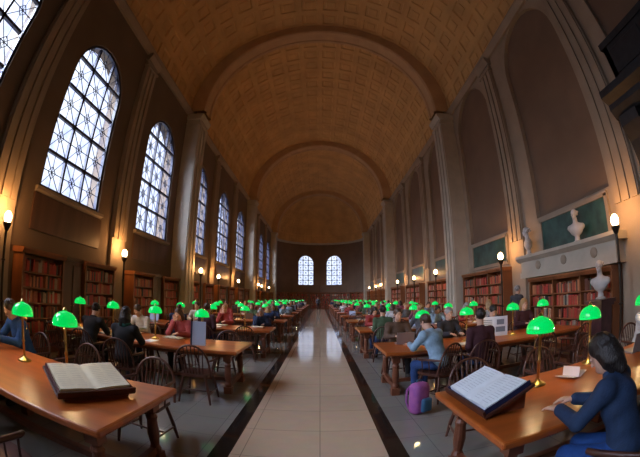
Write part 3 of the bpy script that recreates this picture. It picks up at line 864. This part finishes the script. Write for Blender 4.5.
for n in range(NR):
    cy = ROW0 + PITCH * n
    for s in (-1, 1):
        tname = '%s %s table' % (ORD[n], SIDEW[s])
        put(tab0, (XL if s < 0 else XR, cy, 0), 0, 'long oak reading table, %s on the %s of the aisle' % (ORD[n], SIDEW[s]))
        for i, x in enumerate(lampx[s]):
            y = cy
            if n == 0: x, y = ([(-2.34, 2.5), (-3.06, 2.5), (-4.1, 2.5), (-5, 2.5)] if s < 0 else [(1.91, 2.53), (2.83, 2.75), (4.05, 2.78), (4.8, 2.6)])[i]
            if n and i % 2: y += rnd.uniform(-.05, .05)
            if n == 0 and i == 3: continue
            lab = 'green glass shaded brass lamp on %s, %s' % (tname, SEATW[i])
            if n < 5: put(lamp0, (x, y, TH), rnd.uniform(0, 6), lab)
            else: put_far(lamp_far, 'desk_lamp', 'lamp', 'green shaded brass table lamps', (x, y, TH), 0, lab)
            lamp_light(x, y, TH + .47, 11 if n else 18)
        for side in (-1, 1):
            for i, x in enumerate(chairx[s]):
                yy = cy + side * (TD / 2 + .22); rz = PI if side > 0 else 0
                x += rnd.uniform(-.06, .06)
                if n == 0 and side < 0 and s > 0 and i >= 1: x, yy = (0, 1.78, 2.7, 3.9)[i], yy - .1
                if n == 0 and side < 0 and s < 0 and i == 0: x, yy = -2.05, yy - .12
                if n == 0 and side < 0 and s > 0 and i == 0: continue
                if (n, s, side, i) == (1, -1, -1, 1): x, yy = -3.0, yy - .3
                if (n, s, side, i) == (1, -1, -1, 2): x = -4.0
                if (n, s, side, i) == (1, 1, -1, 0): x = 1.8
                if (n, s, side, i) == (1, 1, -1, 1): x = 2.5
                lab = 'dark spindle armchair %s at the %s side of %s' % (SEATW[i], 'near' if side < 0 else 'far', tname)
                rz += rnd.uniform(-.15, .15); yy += side * rnd.uniform(0, .12)
                rz += {(0, 1, -1, 1): .3, (1, 1, -1, 0): .5}.get((n, s, side, i), 0)
                free_seat[n, s, side, i] = (x, yy, rz)
                if n < 4: put(chair0, (x, yy, 0), rz, lab)
                else: put_far(chair_far, 'spindle_armchair', 'chair', 'dark wooden spindle armchairs', (x, yy, 0), rz, lab)

# ------------------------------------------------------------------ people
taken = {}
def seat(n, s, side, i, pose, desc, **k):
    x, y, rz = free_seat[n, s, side, i]; taken[n, s, side, i] = pose
    fwd = Vector((-math.sin(rz), math.cos(rz), 0)) * -.02
    if 'turn' in k: rz += k.pop('turn')
    return person(pose, (x + fwd.x, y + fwd.y, max(0, .468 * (1 - k.get('scale', 1)))), rz, desc, **k)
NAVY = (.012, .028, .085); JEANS = (.02, .06, .19); BLK = (.012, .012, .014); MAR = (.05, .012, .018); GRY = (.10, .10, .11)
seat(0, 1, -1, 1, 'read', 'person in dark blue with long black hair reading at the right front table', top=(.012, .035, .09), trou=(.01, .06, .24), hair='black', long=True, scale=.97)
seat(0, 1, -1, 2, 'back', 'person in a dark maroon coat seated at the right front table', top=(.035, .016, .02), trou=BLK, hair='black')
seat(0, -1, 1, 2, 'read', 'person in a bright blue sweater behind the left front table', top=(.015, .07, .26), trou=BLK, hair='brown')
seat(1, -1, -1, 2, 'read', 'person in black coat seated behind the front left book', top=BLK, trou=BLK, hair='black')
seat(1, -1, -1, 1, 'type', 'person in black with a teal scarf, back to us, at second left table', top=BLK, trou=BLK, hair='black', long=True)
seat(1, -1, 1, 2, 'read', 'person in a white top facing us across the second left table', top=(.62, .60, .58), trou=NAVY, hair='brown')
seat(1, -1, 1, 1, 'chin', 'person in a pinkish red sweater at the far side of second left table', top=(.38, .07, .08), trou=BLK, hair='brown', long=True)
seat(1, 1, -1, 0, 'read', 'person in a pale blue shirt bent over the second right table', top=(.26, .40, .52), trou=JEANS, hair='brown')
seat(1, 1, -1, 1, 'back', 'person in dark maroon jacket and blue jeans at second right table', top=MAR, trou=JEANS, hair='black')
seat(1, 1, 1, 1, 'type', 'person in dark clothes facing us at the second right table', top=(.03, .03, .04), trou=BLK, hair='grey')
seat(1, 1, 1, 2, 'read', 'person in navy sweater behind the raised newspaper', top=NAVY, trou=BLK, hair='black')
seat(0, 1, 1, 3, 'chin', 'person in a white shirt at the far right edge beside the front table', top=(.6, .6, .6), trou=NAVY, hair='brown')
palette = [((.012, .012, .014), 'black'), ((.05, .012, .018), 'maroon'), ((.10, .10, .11), 'grey'), ((.012, .028, .085), 'navy'), ((.34, .05, .05), 'red'),
           ((.5, .5, .5), 'white'), ((.06, .10, .05), 'olive'), ((.10, .06, .04), 'brown'), ((.2, .3, .42), 'pale blue'), ((.25, .08, .12), 'plum')]
pr2 = random.Random(5)
for n in range(1, NR):
    for s in (-1, 1):
        for side in (-1, 1):
            for i in range(4):
                if (n, s, side, i) in taken: continue
                if pr2.random() < (.52 if n < 7 else .36):
                    c_, nm = pr2.choice(palette)
                    hr = pr2.choice(['black', 'brown', 'brown', 'grey', 'blond']); lg = pr2.random() < .45
                    seat(n, s, side, i, pr2.choice(['read', 'type', 'chin', 'back']), 'person in %s with %s hair, %s, %s side of %s %s table' % (nm, hr, ('aisle seat', 'second seat', 'third seat', 'fourth seat')[i], 'near' if side < 0 else 'far', ORD[n], SIDEW[s]),
                         top=c_, trou=pr2.choice([BLK, NAVY, JEANS, GRY]), hair=hr, long=lg, skin=SKIN2 if pr2.random() < .2 else None, scale=pr2.uniform(.95, 1.04))
person('stand', (5.45, 8.4, 0), R(-80), 'person in a dark grey coat standing before the wall bookshelves', top=(.04, .04, .045), trou=BLK, hair='grey')
person('stand', (-.25, 44.5, 0), R(170), 'person walking in the aisle far down the hall', top=(.05, .05, .06), trou=BLK, hair='brown')

# scarf of the person in black
m = MB(); x, y, rz = free_seat[1, -1, -1, 1]
m.lathe([(.085, -.045), (.105, -.02), (.105, .02), (.08, .045)], (0, 0, 0), 16)
m.tube([(.05, .09, 0), (.06, .12, -.1), (.06, .11, -.22)], [.03, .04, .035], 8)
sc_ = m.build('scarf', cloth((.02, .13, .13)), None, True)
for o in COL.objects:
    if o.name.startswith('person') and 'teal' in o.get('label', ''): sc_.parent = o; sc_.location = (0, .075, 1.10)

# ------------------------------------------------------------------ display books on stands at the aisle ends
def open_book(w, h, th, name, label, page, cover, loc, rz, tilt, standlabel):
    """an open book (w across both pages, h tall) on a wooden book stand; local +y is the far edge"""
    T = Matrix.Rotation(tilt, 4, 'X')
    z0 = .115
    loc = (loc[0], loc[1], loc[2] + .001); st = thing('book_stand', standlabel, 'book stand', loc, rz)
    ct, sn = math.cos(tilt), math.sin(tilt)
    m = MB(); m.prism([(-h / 2 * ct, 0), (h / 2 * ct, 0), (h / 2 * ct, z0 + h / 2 * sn - .03), (h / 2 * ct - .03, z0 + h / 2 * sn - .03), (-h / 2 * ct - .02, z0 - h / 2 * sn - .03)], -w / 2 * .9, w / 2 * .9, 'x'); m.build('wedge', OAKLEG, st)
    M_ = Matrix.Translation((0, 0, z0)) @ T
    m = MB(); m.box((0, 0, -.014), (w + .06, h + .06, .024), M=M_, bev=.004); m.build('board', CHAIRW, st)
    m = MB(); m.box((0, -h / 2 - .026, .012), (w + .06, .022, .05), M=M_, bev=.004); m.build('ledge', CHAIRW, st)
    bk = thing(name, label, 'book', loc, rz)
    # pages: curved cross-section rising at each side of the gutter
    n = 12
    def prof(off):
        pts = []
        for i in range(2 * n + 1):
            u = (i - n) / n; x = u * w / 2 * .97
            z = th * (.45 + .62 * (abs(u) ** .5) * (1 - abs(u) * .42)) + off
            pts.append((x, z))
        return pts
    m = MB(); top = prof(0)
    poly = top + [(w / 2 * .97, .008), (-w / 2 * .97, .008)]
    A = [m.bm.verts.new(M_ @ Vector((x, -h / 2 + .008, z))) for x, z in poly]; B = [m.bm.verts.new(M_ @ Vector((x, h / 2 - .008, z))) for x, z in poly]
    k = len(poly)
    for i in range(k): m.bm.faces.new((A[i], A[(i + 1) % k], B[(i + 1) % k], B[i]))
    m.bm.faces.new(A[::-1]); m.bm.faces.new(B); m.build('pages', page, bk, True)
    m = MB(); m.box((0, 0, .004), (w + .02, h + .02, .009), M=M_)
    for s in (-1, 1): m.box((s * (w / 2 + .004), 0, .02), (.008, h + .02, .035), M=M_)
    m.build('cover', cover, bk)
    # printed text columns as thin raised ink strips following the page
    for pgs in (-1, 1):
        m = MB()
        for cidx in range(2):
            for r_ in range(12):
                uu = pgs * (.16 + .40 * cidx + .17)
                ln = rnd.uniform(.72, 1) * .34 * w / 2
                u = abs(uu); z = th * (.45 + .62 * (u ** .5) * (1 - u * .42)) + .0015
                s1 = (th * (.45 + .62 * ((u + .14) ** .5) * (1 - (u + .14) * .42)) - th * (.45 + .62 * ((u - .14) ** .5) * (1 - (u - .14) * .42))) / (.28 * w / 2) * pgs
                Mx = M_ @ Matrix.Translation((uu * w / 2, h * .40 - r_ * h * .07, z)) @ Matrix.Rotation(-math.atan(s1), 4, 'Y')
                q = [Mx @ Vector(p) for p in ((-ln / 2, 0, .0), (ln / 2, 0, .0), (ln / 2, .005, .0), (-ln / 2, .005, .0))]
                m.face(q)
        m.build('text_lines', mat('ink' if page == PAGE else 'blue_ink', (.68, .60, .43) if page == PAGE else (.54, .6, .65), .9), bk)
    return bk
COVR = mat('dark_red_cover', (.10, .02, .02), .5); COVB = mat('dark_blue_cover', (.012, .02, .07), .5)
open_book(.66, .40, .055, 'open_book', 'thick open book with cream pages on the left front table', PAGE, COVR, (-1.86, 2.24, TH), R(60), R(17), 'dark wooden book stand holding the cream open book')
open_book(.72, .38, .05, 'open_book', 'large open book with bluish white pages on the right front table', PAGEW, COVB, (1.29, 2.4, TH), R(-90), R(23), 'dark wooden book stand holding the bluish white open book')

# ------------------------------------------------------------------ small things
def backpack(loc, rz):
    t = thing('backpack', 'purple and pink backpack with blue pocket standing on the floor by the aisle', 'backpack', loc, rz)
    PUR = mat('purple_nylon', (.26, .07, .32), .6, var=.45, scale=9, col2=(.42, .12, .34)); BLU = mat('blue_nylon', (.03, .12, .24), .6)
    m = MB(); m.box((0, 0, .23), (.27, .2, .46), bev=.07); m.build('body', PUR, t, True)
    m = MB(); m.box((.04, -.11, .14), (.17, .08, .2), bev=.03); m.build('pocket', BLU, t, True)
    for s in (-1, 1):
        m = MB(); m.tube([(s * .08, .1, .40), (s * .09, .16, .32), (s * .1, .15, .16), (s * .09, .1, .06)], .016, 6); m.build('strap', PUR, t, True)
    m = MB(); m.tube([(-.05, .02, .44), (-.03, .02, .49), (.03, .02, .49), (.05, .02, .44)], .01, 6); m.build('handle', BLU, t, True)
backpack((1.33, 4.42, 0), R(25))

def newspaper():
    x, y = 3.02, 5.72
    t = thing('newspaper', 'open newspaper standing upright on the second right table', 'newspaper', (3.28, 5.9, TH), R(-28))
    for s, mm in ((-1, 'left_page'), (1, 'right_page')):
        m = MB(); A = [(0, 0), (s * .13, .02), (s * .27, .055)]
        for (x0, y0), (x1, y1) in zip(A, A[1:]): m.face([(x0, y0, .02), (x1, y1, .02), (x1, y1, .40), (x0, y0, .40)])
        o = m.build('page', PAPER, t)
        m = MB()
        if s > 0: m.face([(.05, .004, .24), (.2, .032, .24), (.2, .032, .34), (.05, .004, .34)]); m.face([(.03, .0, .10), (.22, .036, .10), (.22, .036, .2), (.03, .0, .2)])
        else:
            for r_ in range(8): m.face([(-.04, .0, .08 + r_ * .035), (-.23, .038, .08 + r_ * .035), (-.23, .038, .092 + r_ * .035), (-.04, .0, .092 + r_ * .035)])
        m.build('print', mat('newsprint', (.22, .24, .28), .9), o)
newspaper()
# pale board propped under the lamp of the second left table
t = thing('document_holder', 'pale blue grey document board propped up on the second left table', 'document holder', (-2.05, 5.58, TH + .008), R(12))
m = MB(); m.box((0, 0, .21), (.25, .02, .42), M=Matrix.Rotation(R(-12), 4, 'X'), bev=.004); m.build('board', mat('pale_board', (.42, .50, .62), .6), t)
m = MB(); m.box((-.13, 0, .21), (.03, .03, .42), M=Matrix.Rotation(R(-12), 4, 'X')); m.build('spine', COVB, t)
m = MB(); m.tube([(0, .08, .3), (0, .15, .0)], .008, 6); m.build('prop', BRONZE, t)

# open books, papers and laptops in front of the readers
LAPB = mat('laptop_grey', (.30, .31, .33), .4, metal=.5); SCR = mat('laptop_screen', (.1, .12, .2), .3, emit=(.55, .65, 1), es=.35)
def laptop_proto():
    t = thing('laptop', None, 'laptop', group='open laptops on the tables')
    m = MB(); m.box((0, 0, .01), (.33, .23, .02), bev=.004); m.build('keyboard_base', LAPB, t)
    m = MB(); m.box((0, 0, .11), (.33, .012, .22), M=Matrix.Translation((0, .115, .015)) @ Matrix.Rotation(R(-15), 4, 'X'), bev=.003); l = m.build('lid', LAPB, t)
    m = MB(); m.box((0, -.0075, .115), (.30, .002, .19), M=Matrix.Translation((0, .115, .015)) @ Matrix.Rotation(R(-15), 4, 'X')); m.build('screen', SCR, l)
    return t
def flat_book_proto():
    t = thing('open_book', None, 'book', group='open books lying on the tables')
    m = MB(); m.box((0, 0, .004), (.40, .27, .008)); m.build('cover', COVR, t)
    m = MB()
    for s in (-1, 1): m.prism([(s * .0, .008), (s * .19, .008), (s * .19, .018), (s * .12, .03), (s * .05, .032), (s * .0, .018)], -.128, .128)
    m.build('pages', mat('plain_page', (.74, .70, .62), .8), t); return t
lap0, fb0 = laptop_proto(), flat_book_proto()
def sheet(loc, rz, label):
    m = MB(); m.box((0, 0, .0015), (.21, .297, .003)); o = m.build('paper_sheet', PAPER); o.location = loc; o.rotation_euler = (0, 0, rz)
    tag(o, label, 'paper', 'loose papers on the tables')
pr3 = random.Random(9)
for (n, s, side, i), (x, y, rz) in free_seat.items():
    if (n, s, side, i) in ((0, 1, -1, 1),) or n == 0 and s > 0 and side < 0: continue
    if n > 7: continue
    occupied = (n, s, side, i) in taken or pr3.random() < .3
    if not occupied or (n, s, side, i) in ((1, 1, 1, 2), (1, 1, 1, 1)): continue
    cy = ROW0 + PITCH * n; yy = cy + side * .33; where = '%s side of %s %s table, %s' % ('near' if side < 0 else 'far', ORD[n], SIDEW[s], SEATW[i])
    r_ = pr3.random(); rz = (PI if side > 0 else 0) + pr3.uniform(-.2, .2)
    if n == 0 and (i == 0 or s < 0) or (n, s, side, i) == (1, 1, -1, 0): continue
    if r_ < .35 and taken.get((n, s, side, i), 'type') == 'type': put(lap0, (x, yy, TH), rz, 'open grey laptop on the ' + where)
    elif r_ < .75: put(fb0, (x, yy, TH), rz, 'open book lying on the ' + where)
    else: sheet((x, yy, TH), rz, 'white paper sheet on the ' + where)
m = MB()
# crumpled bright paper by the lamps of the front right table
t = thing('open_booklet', 'small pale booklet standing open beside the second lamp on right front table', 'booklet', (2.33, 2.5, TH), R(20))
for s in (-1, 1):
    m = MB(); m.prism([(0, .0), (s * .15, .03), (s * .15, .034), (0, .004)], -.11, .11); m.build('page', mat('pinkish_paper', (.75, .62, .58), .8), t)
m = MB(); m.prism([(-.01, .0), (.01, .0), (.004, .1), (-.004, .1)], -.1, .1); m.build('upright_page', mat('pinkish_paper', (.75, .62, .58), .8), t)

# ------------------------------------------------------------------ daylight, camera, colour
w = bpy.data.worlds.new('overcast_sky'); sc.world = w; w.use_nodes = True; nt = w.node_tree
bg = nt.nodes['Background']; tc = nt.nodes.new('ShaderNodeTexCoord'); sx = nt.nodes.new('ShaderNodeSeparateXYZ'); cr = nt.nodes.new('ShaderNodeValToRGB')
nt.links.new(tc.outputs['Generated'], sx.inputs[0]); nt.links.new(sx.outputs['Z'], cr.inputs['Fac']); nt.links.new(cr.outputs['Color'], bg.inputs['Color'])
cr.color_ramp.elements[0].color = (.62, .68, .80, 1); cr.color_ramp.elements[1].color = (.78, .85, 1, 1)
bg.inputs['Strength'].default_value = 1.9
# unseen bright sky patch added behind and to the left to brighten the hall
dt = nt.nodes.new('ShaderNodeVectorMath'); dt.operation = 'DOT_PRODUCT'; dt.inputs[1].default_value = Vector((-.62, -.45, .60)).normalized()
nt.links.new(tc.outputs['Generated'], dt.inputs[0])
mr = nt.nodes.new('ShaderNodeMapRange'); mr.inputs[1].default_value = .72; mr.inputs[2].default_value = 1; mr.inputs[3].default_value = 0; mr.inputs[4].default_value = 38
mr.interpolation_type = 'SMOOTHSTEP'
nt.links.new(dt.outputs['Value'], mr.inputs[0])
ad = nt.nodes.new('ShaderNodeMath'); ad.operation = 'ADD'; ad.inputs[1].default_value = 1.9
nt.links.new(mr.outputs[0], ad.inputs[0]); nt.links.new(ad.outputs[0], bg.inputs['Strength'])
for loc, rot, ww, hh in PORTALS:
    l = bpy.data.lights.new('window_portal', 'AREA'); l.shape = 'RECTANGLE'; l.size = hh if abs(rot[1]) > 1 else ww; l.size_y = ww if abs(rot[1]) > 1 else hh
    l.cycles.is_portal = True
    o = bpy.data.objects.new('window_portal', l); COL.objects.link(o); o.location = loc; o['kind'] = 'structure'
    if abs(rot[1]) > 1: o.rotation_euler = (0, R(-90), 0)
    else: o.rotation_euler = (R(-90), 0, rot[2])

cam = bpy.data.cameras.new('camera'); co = bpy.data.objects.new('camera', cam); COL.objects.link(co)
cam.type = 'PANO'; cam.sensor_width = 36; cam.sensor_fit = 'HORIZONTAL'
tgt = cam if hasattr(cam, 'panorama_type') else cam.cycles
tgt.panorama_type = 'FISHEYE_EQUISOLID'; tgt.fisheye_lens = 345 * 36 / 640; tgt.fisheye_fov = R(200)
co.location = (0, 0, 1.65); co.rotation_euler = (R(90 + 11.5), 0, 0)
cam.clip_start = .05; cam.clip_end = 300
sc.camera = co
sc.view_settings.view_transform = 'Standard'; sc.view_settings.look = 'None'; sc.view_settings.exposure = 0.0; sc.view_settings.gamma = 1
try:
    sc.cycles.use_denoising = True; sc.cycles.max_bounces = 8; sc.cycles.transparent_max_bounces = 12; sc.cycles.sample_clamp_indirect = 4
    sc.cycles.use_light_tree = True
except Exception: pass
